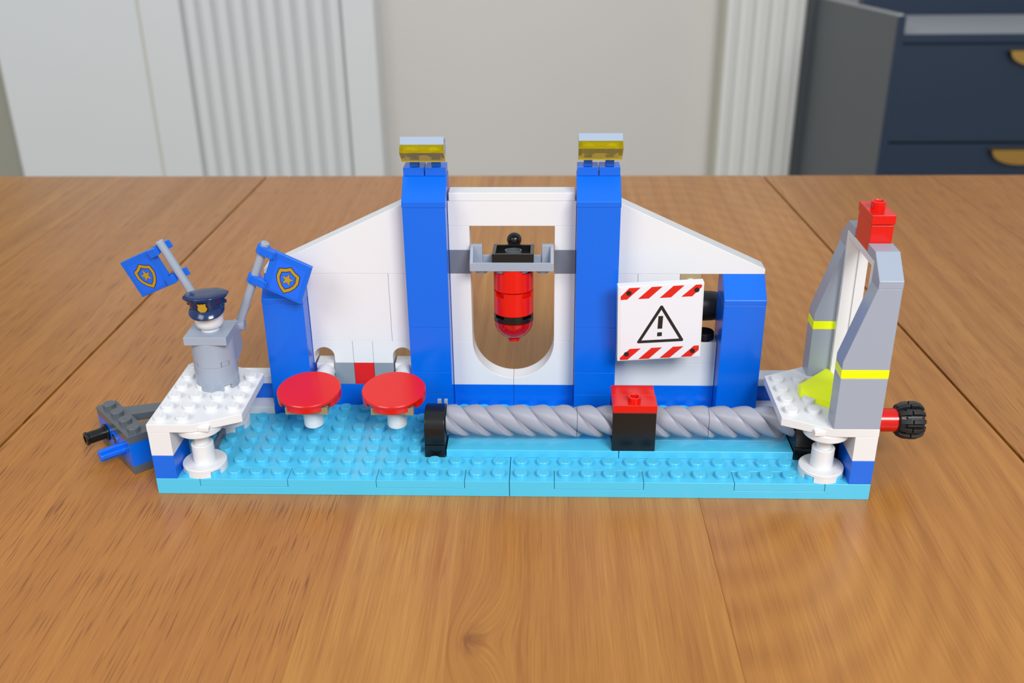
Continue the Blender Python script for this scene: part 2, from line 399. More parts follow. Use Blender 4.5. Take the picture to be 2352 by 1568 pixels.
# ================================================================== CORNERS AND PLATFORMS
def platform(side):
    L = side == 'left'; mx = (lambda x: x) if L else (lambda x: 32-x)
    def bxm(n, m, p, x0, x1, *r): a, c = sorted((mx(x0), mx(x1))); return bx(n, m, p, a, c, *r)
    cw = thing('corner_wall', ('blue and white brick corner under the left white platform' if L else 'blue and white brick corner below the grey gate'), 'brick corner', (mx(0.5), 1, 0.8), 'corner walls')
    bxm('brick', BLUE, cw, 0, 1, 0, 2, 0.8, 2.0); bxm('brick', WHITE, cw, 0, 1, 0, 2, 2.0, 3.2)
    bxm('brick', BLUE, cw, 0, 1, 5, 6, 0.8, 2.0); bxm('brick', WHITE, cw, 0, 1, 5, 6, 2.0, 3.2)
    cur = thing('low_curb', ('low blue wall with white tiles left of the short tower behind the flagman' if L else 'low blue wall with white tiles behind the grey gate'), 'low wall', (mx(2), 7, 0.8), 'low curbs')
    bxm('brick', BLUE, cur, 0, 4, 7, 8, 0.8, 2.0); bxm('tile', WHITE, cur, 0, 4, 7, 8, 2.0, 2.4); bxm('tile', WHITE, cur, 0, 4, 6, 7, 0.8, 1.2)
    pf = thing('platform', ('white studded platform plate carrying the grey flag column' if L else 'white studded platform plate under the grey gate'), 'platform', (mx(2), 3, 3.2), 'white platforms')
    e = 0.008
    pts = [(0, 0), (2, 0), (4, 1), (4, 5), (2, 6), (0, 6)]; pts = [(mx(x), y) for x, y in pts]
    if not L: pts = pts[::-1]
    pt = part('plate', WHITE, pf, lambda b: b.prism(pts, 3.2, 3.6, 'z'))
    for iy in range(6):
        for ix in range(4):
            x, y = ix+0.5, iy+0.5
            if ix >= 2 and iy in (0, 5): continue
            if L and 1 < x < 3 and 3 < y < 5 and y > 4: continue
            if not L and ((x < 2 and (y < 1 or y > 5)) or (x < 1) or (x < 3 and 2 < y < 4.4 and x < 1.6)): continue
            stud(mx(x), y, 3.6, WHITE, pt, rot=98 if L else 182)
    for k, (px, py) in enumerate(((2, 1), (2, 5))):
        sp = thing('support_post', (('white stepped round post at the front of the left platform', 'white stepped round post under the back of the left platform') if L else
                   ('white stepped round post in front under the grey gate', 'white stepped round post under the back of the right platform'))[k], 'post', (mx(px), py, 0.8), 'platform posts')
        c = (mx(px), py, 0)
        di = [pi/4, 3*pi/4, 5*pi/4, 7*pi/4]
        part('foot_disc', WHITE, sp, lambda b: (b.cyl(c, 0.99, 1.03, 1.2, n=48, bev=0.025), b.arcs(c, 0.72, 0.99, 0.8, 1.035, di, 0.26)), bevel=0)
        part('round_brick', WHITE, sp, lambda b: b.lathe([(0.5, 1.2), (0.5, 2.12), (0.47, 2.15), (0.33, 2.15), (0.33, 2.82)], c, n=40), bevel=0)
        part('cap_disc', WHITE, sp, lambda b: b.cyl(c, 0.99, 2.82, 3.19, n=48, bev=0.06), bevel=0)
        if k == 0: part('stud', WHITE, sp, lambda b: b.box(mx(px+0.5)-0.24, mx(px+0.5)+0.24, py-0.93, py-0.5, 3.19, 3.42), bevel=0.04)
platform('left'); platform('right')

# ================================================================== TOWERS
def tall_tower(x, label, tilt):
    t = thing('tall_tower', label, 'tower', (x+1, 7, 0.8), 'tall blue towers')
    for z0, z1 in ((0.8, 2.0), (2.0, 3.2), (3.2, 5.6), (5.6, 11.6)): bx('brick', BLUE, t, x, x+2, 6, 8, z0, z1, g=0.01)
    part('slope_brick', BLUE, t, lambda b: b.prism([(6.0, 11.6), (8, 11.6), (8, 12.8), (7, 12.8), (6.0, 11.88)], x-0.01, x+2.01, 'x'), bevel=0.03)
    for k in (0, 1):
        cp = bx('clip_plate', BLUE, t, x+k, x+k+1, 7, 8, 12.8, 13.2, g=0.02, bevel=0.025)
        part('clip', BLUE, cp, lambda b: (b.box(x+k+0.32, x+k+0.7, 7.15, 7.32, 13.2, 13.62), b.box(x+k+0.32, x+k+0.7, 7.62, 7.8, 13.2, 13.62)), bevel=0.03)
    return t
tall_tower(11, 'tall blue tower left of the white archway with spotlight on top', 39)
tall_tower(19, 'tall blue tower right of the white archway with spotlight on top', 46)
def spotlight(x, elev, zc, label):
    s = thing('spotlight', label, 'spotlight', (x+1, 7.2, 13.3), 'tower spotlights')
    # frame: s (side, faces the camera and up), n (face, looks down and forward)
    e = R(elev); sv = Vector((0, -math.cos(e), math.sin(e))); nv = Vector((0, -math.sin(e), -math.cos(e)))
    corner = Vector((x, 6.0, zc))           # lower front corner: +s side, +n side
    M = Matrix(((1, 0, 0, corner.x), (0, sv.y, nv.y, corner.y), (0, sv.z, nv.z, corner.z), (0, 0, 0, 1)))
    def mk(f, name, m, par, **k):
        b = MB(); b.M = M; f(b); return b.build(name, m, par, **k)
    pl_ = mk(lambda b: b.box(0.01, 1.99, -1, 0, -0.8, -0.4), 'backing_plate', LAMPG, s)
    mk(lambda b: (b.cyl((0.5, -0.5, 0), 0.3, -0.4, -0.19, n=28), b.cyl((1.5, -0.5, 0), 0.3, -0.4, -0.19, n=28)), 'stud', LAMPG, pl_, bevel=0)
    lab(mk(lambda b: (b.box(0.01, 1.99, -1, 0, -0.13, 0), b.box(0.01, 0.17, -1, 0, -0.4, -0.12), b.box(1.83, 1.99, -1, 0, -0.4, -0.12),
                  b.box(0.16, 1.84, -0.13, 0, -0.4, -0.12), b.box(0.16, 1.84, -1, -0.87, -0.4, -0.12)), 'lens', TYEL, s, bevel=0.015, weld=0), 'clear yellow lens')
    mk(lambda b: (b.cyl((0, -0.9, -0.98), 0.2, 0.05, 1.95, 'x', 20), b.box(0.05, 0.25, -0.98, -0.7, -1.0, -0.75), b.box(1.75, 1.95, -0.98, -0.7, -1.0, -0.75), b.box(0.9, 1.1, -0.98, -0.7, -1.0, -0.75)), 'handle_bar', GREY, s, bevel=0)
spotlight(11.02, 39, 14.15, 'clear yellow lamp with grey back on the left tall blue tower')
spotlight(19.02, 45, 14.33, 'clear yellow lamp with grey back on the right tall blue tower')
def short_tower(x, label):
    t = thing('short_tower', label, 'tower', (x+1, 7, 0.8), 'short blue towers')
    bx('brick', BLUE, t, x, x+2, 6, 8, 0.8, 6.8, g=0.01)
    part('slope_brick', BLUE, t, lambda b: b.prism([(6.0, 6.8), (8, 6.8), (8, 8.0), (7, 8.0), (6.0, 7.05)], x+0.0, x+2.0, 'x'), bevel=0.03)
short_tower(4, 'short blue tower with sloped top behind the right flag')
short_tower(26, 'short blue tower with sloped top right of the warning sign')

# ================================================================== WALLS
Y0, Y1 = 7.0, 8.0
def wb(m, p, x0, x1, z0, z1, name='brick'): return bx(name, m, p, x0, x1, Y0, Y1, z0, z1, g=0.006, bevel=0.014)
# centre archway
aw = thing('archway_wall', 'white archway wall between the two tall blue towers', 'toy wall', (16, 7.5, 0.8))
wb(BLUE, aw, 13, 16, 0.8, 2.0); wb(BLUE, aw, 16, 19, 0.8, 2.0)
for sgn in (-1, 1):
    def f(b, sgn=sgn):
        X = lambda d: 16+sgn*d
        pts = [(X(0.006), 2.0), (X(2.994), 2.0), (X(2.994), 4.4), (X(2.0), 4.4)]+[(X(2*math.cos(t)), 4.4-2.0*math.sin(t)) for t in [pi/2*i/18 for i in range(1, 18)]]+[(X(0.006), 2.4)]
        b.prism(pts, Y0, Y1, 'y')
    part('curved_brick', WHITE, aw, f, bevel=0.02)
    a, c = (13, 14) if sgn < 0 else (18, 19)
    wb(WHITE, aw, a, c, 4.4, 8.0); lab(wb(SLATE, aw, a, c, 8.0, 9.2), 'dark grey brick'); wb(WHITE, aw, a, c, 9.2, 10.4)
wb(WHITE, aw, 13, 19, 10.4, 11.6, 'beam_brick')
bx('tile', WHITE, aw, 13.04, 18.96, 7, 8, 11.6, 12.0, g=0.02, bevel=0.03)
# left wall
lw = thing('side_wall', 'white wall with sloping top and round holes left of the tall towers', 'toy wall', (8, 7.5, 0.8), 'side walls')
wb(BLUE, lw, 6, 11, 0.8, 2.0)
for a, c, m in ((7, 8, MGREY), (8, 9, RED), (9, 10, MGREY)):
    o = wb(m, lw, a, c, 2.0, 3.2); lab(o, 'red brick' if m is RED else 'grey brick')
def arch(x0, x1, h):
    def f(b):
        pts = [(x0, 3.2), (h, 3.2), (h, 3.56)]+[(h+0.5-0.5*math.cos(t), 3.56+0.5*math.sin(t)) for t in [pi*i/16 for i in range(1, 16)]]+[(h+1, 3.56), (h+1, 3.2), (x1, 3.2), (x1, 4.4), (x0, 4.4)]
        b.prism(pts, Y0, Y1, 'y')
    return f
part('arch_brick', WHITE, lw, arch(6.006-0.003, 7.994, 6.05), bevel=0.014)
wb(WHITE, lw, 8, 9, 3.2, 4.4)
part('arch_brick', WHITE, lw, arch(9.006, 10.999, 9.98), bevel=0.01)
wb(WHITE, lw, 6, 10, 4.4, 8.0, 'wall_panel'); wb(WHITE, lw, 10, 11, 4.4, 8.0, 'wall_panel')
part('sloped_panel', WHITE, lw, lambda b: b.prism([(4.0, 8.0), (10.99, 8.0), (10.99, 11.53), (4.0, 8.25)], Y0, Y1, 'y'), bevel=0.02)
# right wall
rw = thing('side_wall', 'white wall with sloping top and open gap behind the warning sign', 'toy wall', (24, 7.5, 0.8), 'side walls')
wb(BLUE, rw, 21, 26, 0.8, 2.0); wb(WHITE, rw, 21, 26, 2.0, 3.2); wb(WHITE, rw, 21, 26, 3.2, 4.4)
wb(WHITE, rw, 21, 22, 4.4, 8.0, 'wall_panel'); wb(WHITE, rw, 22, 24, 4.4, 8.0, 'wall_panel')
wb(WHITE, rw, 24, 25, 4.4, 6.8); tn = lab(wb(TAN, rw, 24, 25, 6.8, 8.0), 'tan brick with side stud')
part('stud', WHITE, tn, lambda b: b.cyl((24.5, 0, 7.52), 0.28, 6.8, 7.01, 'y', 28), bevel=0)
part('sloped_panel', WHITE, rw, lambda b: b.prism([(21.01, 8.0), (28.0, 8.0), (28.0, 8.25), (21.01, 11.53)], Y0, Y1, 'y'), bevel=0.02)
# black wheel and round plate in the gap
ty = thing('small_tyre', 'small black tyre seen through the gap behind the warning sign', 'wheel', (25.5, 8.75, 5.6))
part('tyre', RUBBER, ty, lambda b: b.lathe([(0, 24.5), (0.5, 24.5), (0.68, 24.6), (0.74, 24.95), (0.76, 25.4), (0.74, 25.9), (0.68, 26.3), (0.5, 26.45), (0, 26.45)], (0, 8.75, 5.62), 'x', 32), bevel=0)
part('axle', BLACK, ty, lambda b: (b.box(24.0, 24.6, 8.6, 8.9, 5.45, 5.75), b.box(23.9, 24.2, 8.0, 8.9, 5.3, 5.9)), bevel=0.03)
rp = thing('round_plate', 'small black round plate on the ledge beside the warning sign', 'round plate', (25.45, 7.5, 4.4))
part('disc', BLACK, rp, lambda b: b.cyl((25.42, 7.5, 0), 0.49, 4.4, 4.8, n=32), bevel=0)

# ================================================================== WARNING SIGN
sg = thing('warning_sign', 'square white hazard sign with black exclamation triangle and red stripes', 'sign', (22.9, 5.2, 6.35))
S = 3.96
SM = Matrix.Translation((22.92, 5.0, 6.36)) @ Matrix.Rotation(R(3.5), 4, 'Z') @ Matrix.Rotation(R(-4.5), 4, 'X').inverted() @ Matrix.Rotation(R(-2.0), 4, 'Y')
def sgp(name, m, par, f, **k):
    b = MB(); b.M = SM; f(b); return b.build(name, m, par, **k)
sgp('panel', WHITE, sg, lambda b: b.box(-S/2, S/2, 0, 0.4, -S/2, S/2), bevel=0.03)
def uv(u, v): return (-S/2+S*u, S/2-S*v)
stk = sgp('sticker', SIGNW, sg, lambda b: b.box(*[uv(0.03, 0)[0], uv(0.975, 0)[0]], -0.012, 0.0, uv(0, 0.985)[1], uv(0, 0.02)[1]), bevel=0)
def flat(name, m, pts, d=0.018): return sgp(name, m, stk, lambda b: b.prism([uv(*p) for p in pts], -d, -0.011, 'y'), bevel=0, weld=0)
for q in ([(.132,.022),(.263,.022),(.107,.17),(.033,.17),(.033,.125)], [(.392,.022),(.517,.022),(.36,.17),(.234,.17)], [(.644,.022),(.77,.022),(.617,.17),(.486,.17)], [(.902,.022),(.963,.022),(.972,.03),(.972,.055),(.864,.17),(.737,.17)],
          [(.148,.835),(.28,.835),(.123,.982),(.035,.982),(.031,.97),(.031,.95)], [(.407,.835),(.534,.835),(.38,.982),(.252,.982)], [(.664,.835),(.79,.835),(.63,.982),(.507,.982)], [(.915,.835),(.974,.835),(.974,.898),(.887,.982),(.76,.982)]):
    flat('stripe', REDP, q)
for u, v in ((.127, .088), (.915, .09), (.108, .905), (.9, .905)): flat('bolt_dot', INK, [(u+.031*math.cos(t), v+.031*math.sin(t)) for t in [2*pi*i/20 for i in range(20)]], 0.024)
# triangle ring with round corners
def tri_ring(b):
    P = [Vector(p) for p in ((.512, .288), (.765, .745), (.252, .745))]; wd = 0.018
    def off(r):
        out = []
        for i in range(3):
            a, p, c = P[i-1], P[i], P[(i+1) % 3]
            n1 = (p-a).normalized(); n2 = (c-p).normalized(); n1 = Vector((n1.y, -n1.x)); n2 = Vector((n2.y, -n2.x))
            if r > 0:
                a1 = math.atan2(n1.y, n1.x); a2 = math.atan2(n2.y, n2.x)
                while a2 < a1: a2 += 2*pi
                out += [p+r*Vector((math.cos(a1+(a2-a1)*k/6), math.sin(a1+(a2-a1)*k/6))) for k in range(7)]
            else:
                bis = (n1+n2).normalized(); q = p+bis*(r/bis.dot(n1)); out += [q]*7
        return out
    O = off(wd); I = off(-wd); n = len(O); y0, y1 = -0.022, -0.011
    rings = [[b.v(uv(*p)[0], y, uv(*p)[1]) for p in Q] for Q, y in ((O, y0), (I, y0), (I, y1), (O, y1))]
    for k in range(4):
        A, B = rings[k], rings[(k+1) % 4]
        for i in range(n): b.bm.faces.new((A[i], A[(i+1) % n], B[(i+1) % n], B[i]))
    bmesh.ops.remove_doubles(b.bm, verts=b.bm.verts, dist=1e-5)
sgp('warning_triangle', INK, stk, tri_ring, bevel=0, weld=1e-5)
flat('exclamation_bar', INK, [(.479, .41), (.534, .41), (.527, .578), (.472, .578)], 0.022)
flat('exclamation_dot', INK, [(.471, .628), (.526, .628), (.525, .68), (.47, .68)], 0.022)
part('mount', BLACK, sg, lambda b: (b.cyl((22.9, 0, 6.4), 0.4, 5.5, 7.0, 'y', 24), b.cyl((22.9, 0, 6.4), 0.6, 6.6, 7.0, 'y', 24)), bevel=0)

# ================================================================== ARCH TRAY AND PUNCH BAG
tr = thing('hanging_bracket', 'light grey bracket tray spanning the archway above the red bag', 'bracket', (16, 6.5, 8.5))
part('tray', GREY, tr, lambda b: (b.box(14.03, 17.97, 6.0, 6.12, 8.5, 8.92), b.box(14.04, 17.96, 6.1, 6.9, 8.5, 8.68), b.box(14.03, 17.97, 6.85, 6.98, 8.5, 9.0)), bevel=0.025, weld=0)
for sx in (-1, 1):
    part('arm', GREY, tr, lambda b: (b.prism([(6.01, 8.51), (7.0, 8.51), (7.0, 9.52), (6.6, 9.52), (6.01, 8.92)], 16+sx*1.97, 16+sx*1.8, 'x'), b.box(min(16+sx*1.97, 16+sx*1.4), max(16+sx*1.97, 16+sx*1.4), 6.72, 6.98, 8.6, 9.55)), bevel=0.04, weld=0)
for x in (14.55, 15.5, 16.5, 17.45): part('stud', GREY, tr, lambda b: b.cyl((x, 6.5, 0), 0.3, 8.3, 8.5, n=28), bevel=0)
bp_ = thing('ball_plate', 'black upturned plate with ball joint on the grey archway bracket', 'plate', (16.05, 7, 8.9))
BT = Matrix.Translation((16.05, 6.06, 8.72)) @ Matrix.Rotation(R(-6), 4, 'X')
def btp(name, m, par, f, **k):
    b = MB(); b.M = BT; f(b); return b.build(name, m, par, **k)
hp = btp('plate', BLACK, bp_, lambda b: (b.box(-0.98, 0.98, 0, 1.96, 0.2, 0.34), b.box(-0.98, 0.98, 0, 0.17, 0.3, 0.6), b.box(-0.98, 0.98, 1.79, 1.96, 0.3, 0.6), b.box(-0.98, -0.81, 0.1, 1.9, 0.3, 0.6), b.box(0.81, 0.98, 0.1, 1.9, 0.3, 0.6)), bevel=0.02, weld=0)
lab(btp('tube', DGREY, bp_, lambda b: b.ring((0, 0.98, 0), 0.34, 0.4, 0.3, 0.57, n=32), bevel=0), 'round tube inside the plate')
btp('ball', BLACK, bp_, lambda b: (b.lathe([(0.36*math.sin(pi*i/16), -0.36*math.cos(pi*i/16)) for i in range(17)], (0, 2.4, 0.72), 'z', 28), b.cyl((0, 0, 0.6), 0.16, 1.9, 2.3, 'y', 20)), bevel=0)
bag = thing('punch_bag', 'red cylindrical punch bag with black band hanging in the archway', 'punch bag', (16.05, 6.9, 8.5))
BM = Matrix.Translation((16.05, 6.98, 8.5)) @ Matrix.Rotation(R(-3), 4, 'X')
def bgp(name, m, f, **k):
    b = MB(); b.M = BM; f(b); return b.build(name, m, bag, bevel=0, **k)
dg = [pi/4, 3*pi/4, 5*pi/4, 7*pi/4]
for i in range(2):
    h1 = -1.2*i-0.02; h0 = h1-1.17
    bgp('round_brick', RED, lambda b: (b.lathe([(0, h0), (0.93, h0), (0.955, h0+0.025), (0.955, h1-0.24), (0, h1-0.24)], n=48), b.arcs((0, 0, 0), 0.5, 0.955, h1-0.245, h1, dg, 0.3, 12), b.cyl((0, 0, 0), 0.74, h1-0.3, h1, n=32)))
lab(bgp('band', BLACK, lambda b: (b.cyl((0, 0, 0), 0.955, -2.76, -2.56, n=48), b.arcs((0, 0, 0), 0.5, 0.955, -2.57, -2.38, dg, 0.3, 12), b.cyl((0, 0, 0), 0.72, -2.6, -2.38, n=32))), 'black band')
lab(bgp('dome', TRED, lambda b: (b.lathe([(0, -3.72), (0.2, -3.71), (0.45, -3.64), (0.66, -3.5), (0.82, -3.3), (0.92, -3.07), (0.955, -2.8), (0.955, -2.77), (0, -2.77)], n=48))), 'clear red rounded dome')
bgp('core', RED, lambda b: b.lathe([(0, -3.45), (0.45, -3.4), (0.62, -3.2), (0.66, -2.8), (0, -2.8)], n=32))
bgp('tip', RED, lambda b: b.cyl((0, 0, 0), 0.3, -3.9, -3.69, n=24))

# ================================================================== RED SEESAW PADS
def pad(cx, hole, label):
    t = thing('round_pad', label, 'pad', (cx, 4.5, 0.85), 'red round pads')
    T = Matrix.Translation((cx, 3.5, 3.58)) @ Matrix.Rotation(R(6.5), 4, 'X')
    def pp(name, m, f, lb=None, **k):
        b = MB(); b.M = T; f(b); o = b.build(name, m, t, **k)
        if lb: lab(o, lb)
    ga = [R(a) for a in (-48, -132, 48, 132)]
    pp('disc', RED, lambda b: (b.lathe([(0, -0.17), (1.47, -0.17), (1.49, -0.14), (1.49, -0.03), (1.46, 0), (0, 0)], n=64), b.arcs((0, 0, 0), 1.0, 1.49, -0.4, -0.165, ga, 0.17, 14)), bevel=0)
    pp('square_plate', TAN, lambda b: b.box(-0.99, 0.99, -0.99, 0.99, -0.8, -0.4), 'tan square plate')
    pp('peg', WHITE, lambda b: b.lathe([(0, -1.98), (0.36, -1.98), (0.46, -1.9), (0.46, -0.8)], (0.05, -0.1, 0), n=32), 'white round peg', bevel=0)
    pp('pivot', BLACK, lambda b: b.cyl((0.4, 0.5, -1.1), 0.42, -0.45, 0.3, 'x', 24), 'black pivot', bevel=0)
    b = MB(); b.rod((hole+0.52, 7.7, 2.68), (cx+0.1, 4.0, 2.72), 0.46, n=32, bev=0.08); b.box(hole+0.07, hole+0.95, 7.05, 7.95, 2.03, 3.14)
    lab(b.build('arm', WHITE, t, bevel=0.03, weld=0), 'white arm')
pad(6.5, 6.02, 'round red pad nearest the white platform, left of its twin')
pad(10.5, 9.98, 'round red pad in front of the left tall blue tower')

# ================================================================== SCREW, BRACKETS, CARRIAGE, CRANK
def screw_prof(n=96):
    out = []
    for i in range(n):
        a = 2*pi*i/n; ph = (a*3/(2*pi)) % 1.0
        # each lobe: a quick rise to a narrow lip, then a long rounded fall
        if ph < 0.16: q = ph/0.16; f = q*q*(3-2*q)
        else: f = math.cos(pi/2*((ph-0.16)/0.84))**0.75
        r = 0.45+0.29*f
        out.append((r*math.cos(a), r*math.sin(a)))
    return out
sc = thing('twisted_screw', 'grey twisted spiral screw lying along the turquoise track', 'screw', (22, 3, 2.23))
PROF = screw_prof()
for k, (x0, x1) in enumerate(((13.0, 19.06), (19.08, 25.1), (25.12, 29.0))):
    def f(b):
        n = int((x1-x0)*22); prev = None
        for i in range(n+1):
            x = x0+(x1-x0)*i/n; t = 2*pi*(x-13)/3.12
            ring = [b.v(x, 3+p[0]*math.cos(t)-p[1]*math.sin(t), 2.23+p[0]*math.sin(t)+p[1]*math.cos(t)) for p in PROF]
            if prev:
                for j in range(len(ring)): b.bm.faces.new((prev[j], prev[(j+1) % len(ring)], ring[(j+1) % len(ring)], ring[j]))
            else: b.bm.faces.new(ring)
            prev = ring
        b.bm.faces.new(prev[::-1])
    part('screw_segment', SCREWM, sc, f, bevel=0, smooth=50)
def bracket(x0, x1, label):
    t = thing('bearing_block', label, 'block', ((x0+x1)/2, 3, 0.8), 'black bearing blocks')
    bx('foot', BLACK, t, x0, x1, 1.98, 4, 0.8, 1.42, g=0.01)
    pts = [(2.03, 1.42)]+[(3-0.97*math.cos(a), 2.1+0.87*math.sin(a)) for a in [pi*i/16 for i in range(17)]]+[(3.97, 1.42)]
    part('upright', BLACK, t, lambda b: b.prism(pts, x0+0.01, x1-0.01, 'x'), bevel=0.04)
    return t
bl = bracket(12, 12.97, 'black rounded bearing block at the left end of the screw')
lab(part('tooth', GREY, bl, lambda b: (b.box(12.48, 12.66, 3.9, 4.05, 2.3, 2.8), b.box(12.8, 12.96, 3.9, 4.05, 2.3, 2.8)), bevel=0.01, weld=0), 'small grey teeth')
bracket(29.0, 29.97, 'black rounded bearing block at the right end of the screw')
hb = thing('black_housing', 'black box beside the right bearing block under the right platform', 'block', (30.8, 3, 0.8))
bx('brick', BLACK, hb, 30.0, 31.9, 2.02, 4, 0.8, 3.18)
cg = thing('sliding_carriage', 'black block with red lid riding on the grey screw', 'carriage', (21.65, 3, 1.2))
x0, x1 = 20.66, 22.64
part('block', BLACK, cg, lambda b: (b.box(x0, x1, 2.01, 2.2, 1.2, 3.2), b.box(x0, x1, 3.8, 3.99, 1.2, 3.2), b.box(x0, x0+0.12, 2.2, 3.8, 1.2, 1.45), b.box(x0, x1, 2.1, 3.9, 3.0, 3.2), b.box(x1-0.12, x1, 2.2, 3.8, 1.2, 1.45)), bevel=0.025, weld=0)
bx('tile', RED, cg, x0, x1, 3.01, 3.99, 3.2, 3.6, g=0.0, bevel=0.03)
jt = part('stud_tile', RED, cg, lambda b: b.box(x0, x1+0.02, 2.0, 2.99, 3.2, 3.6), bevel=0.03)
def hollow_stud(b, c, r=0.3, h=0.22): b.lathe([(r, 0), (r, h-0.025), (r-0.03, h), (r-0.09, h), (r-0.11, h-0.03), (r-0.11, 0.02), (0, 0.02)], c, n=32)
part('stud', RED, jt, lambda b: hollow_stud(b, (21.65, 2.5, 3.6)), bevel=0)
ck = thing('crank_knob', 'black ridged knob on a red shaft sticking out right of the gate', 'knob', (33.5, 3, 2.4))
lab(part('shaft', RED, ck, lambda b: b.cyl((0, 3, 2.38), 0.54, 31.9, 33.92, 'x', 40), bevel=0), 'red round shaft')
def knob(b):
    b.lathe([(0, 33.7), (0.5, 33.7), (0.64, 33.8), (0.68, 34.3), (0.66, 34.8), (0.55, 34.9), (0.3, 34.92), (0, 34.86)], (0, 3, 2.38), 'x', 36)
    n = 12
    for i in range(n):
        a = 2*pi*i/n; old = b.M
        b.M = Matrix.Translation((0, 3, 2.38)) @ Matrix.Rotation(a+0.13, 4, 'X')
        b.prism([(33.72, 0.55), (33.76, 0.72), (34.0, 0.84), (34.26, 0.87), (34.26, 0.6)], -0.1, 0.1, 'y')
        b.prism([(34.3, 0.6), (34.3, 0.88), (34.62, 0.88), (34.86, 0.78), (34.95, 0.6)], -0.09, 0.09, 'y')
        b.M = Matrix.Translation((0, 3, 2.38)) @ Matrix.Rotation(a+0.13+pi/n, 4, 'X')
        b.prism([(34.0, 0.6), (34.05, 0.76), (34.7, 0.76), (34.86, 0.6)], -0.05, 0.05, 'y')
        b.M = old
part('ridged_wheel', RUBBER, ck, knob, bevel=0.02, weld=0)

# ================================================================== GATE AT THE RIGHT
ZS = 1.018
def gz(z): return 3.6+(z-3.6)*ZS
gt = thing('toy_gate', 'tall grey gate with sloped legs, neon yellow bands and a white inner frame', 'gate', (31, 3, 3.6))
for my in ((lambda y: y), (lambda y: 6-y)):
    ya, yb = sorted((my(0.0), my(1.0)))
    bx('brick', GREY, gt, 30, 32, ya, yb, 3.6, gz(6.0), g=0.01)
    lab(bx('band_plate', NEON, gt, 30, 32, ya, yb, gz(6.0), gz(6.4), g=0.005), 'neon yellow plate')
    part('slope_brick', GREY, gt, lambda b: b.prism([(30.01, gz(6.4)), (31.99, gz(6.4)), (31.99, gz(10.0)), (31.0, gz(10.0)), (30.01, gz(6.75))], ya+0.01, yb-0.01, 'y'), bevel=0.025)
    part('top_slope', GREY, gt, lambda b: b.prism([(my(0.0), gz(10.0)), (my(0.99), gz(10.0)), (my(0.99), gz(10.82)), (my(2.0), gz(10.82)), (my(2.0), gz(11.22)), (my(1.0), gz(11.22)), (my(0.0), gz(10.32))], 31.0, 32.0, 'x'), bevel=0.025)
ft, fb = gz(10.8), 3.6
wf = lab(part('frame', WHITE, gt, lambda b: (b.box(31.0, 31.98, 1.01, 1.27, fb, ft), b.box(31.0, 31.98, 4.73, 4.99, fb, ft), b.box(31.0, 31.98, 1.27, 4.73, ft-0.27, ft), b.box(31.0, 31.98, 1.27, 4.73, fb, fb+0.3)), bevel=0.02, weld=0), 'tall white open frame')
for ya, yb in ((1.27, 1.36), (4.64, 4.73)): bx('rebate', WHITE, wf, 31.55, 31.98, ya, yb, fb+0.3, ft-0.27, g=0, bevel=0.01)
be = thing('red_beacon', 'bright red block lamp on top of the white gate frame', 'beacon', (31.5, 3, gz(10.8)))
bx('brick', RED, be, 31.04, 31.96, 2.04, 3.96, gz(10.8), gz(12.0)-0.04, g=0.0, bevel=0.03)
jt = bx('plate', RED, be, 31.0, 32.0, 2, 4, gz(12.0), gz(12.4), g=0.008)
part('stud', RED, jt, lambda b: hollow_stud(b, (31.5, 3, gz(12.4)), 0.3, 0.32), bevel=0)
ys = thing('yellow_arrow_wedge', 'neon yellow pointed wedge lying on the right white platform', 'wedge', (30.3, 3.2, 3.6))
def wedge(b):
    o = [(29.22, 2.88), (30.98, 1.2), (30.98, 5.18), (29.22, 3.53)]
    z1 = (3.88, 3.98, 3.98, 3.88)
    B = [b.v(x, y, 3.6) for x, y in o]; T = [b.v(x, y, z) for (x, y), z in zip(o, z1)]
    m0 = b.v(29.3, 3.2, 4.0); m1 = b.v(30.98, 3.2, 4.32)
    b.bm.faces.new(B[::-1])
    for i in range(4):
        j = (i+1) % 4
        if i == 1: b.bm.faces.new((B[1], B[2], T[2], m1, T[1]))
        elif i == 3: b.bm.faces.new((B[3], B[0], T[0], m0, T[3]))
        else: b.bm.faces.new((B[i], B[j], T[j], T[i]))
    b.bm.faces.new((T[0], T[1], m1, m0)); b.bm.faces.new((m0, m1, T[2], T[3]))
part('wedge', NEON, ys, wedge, bevel=0.02)

# ================================================================== FLAG COLUMN, HEAD, CAP, FLAGS
cx = 2.08
fc = thing('flag_column', 'light grey round column with square top on the left platform', 'column', (cx, 4, 3.6))
for z0, z1 in ((3.6, 4.82), (4.82, 6.02)):
    part('round_brick', GREY, fc, lambda b: (b.lathe([(0, z0+0.26), (0.99, z0+0.26), (0.99, z1-0.02), (0.97, z1), (0, z1)], (cx, 4, 0), n=56), b.arcs((cx, 4, 0), 0.62, 0.99, z0+0.015, z0+0.262, dg, 0.21, 14), [b.ring((cx, 4, 0), 0.8, 0.985, z0+0.02, z0+0.25, n=6, a0=q-0.185, a1=q+0.185) for q in dg] if z0 > 4 else 0), bevel=0)
bx('square_top', GREY, fc, cx-1, cx+1, 3, 5, 6.02, 6.42, g=0.01)
part('rear_block', GREY, fc, lambda b: b.prism([(4.0, 4.9), (4.5, 4.55), (5.3, 4.95), (5.3, 6.3), (4.0, 6.02)], cx-0.96, cx+0.97, 'x'), bevel=0.03)
part('clip', GREY, fc, lambda b: (b.cyl((cx, 5.35, 5.95), 0.26, 0.35-cx+cx, 0.9, 'x', 20), b.cyl((0, 5.42, 5.98), 0.28, 2.7, 3.25, 'x', 20)), bevel=0)
hd = thing('dummy_head', 'plain white round head on the grey flag column', 'head', (cx, 4, 6.42))
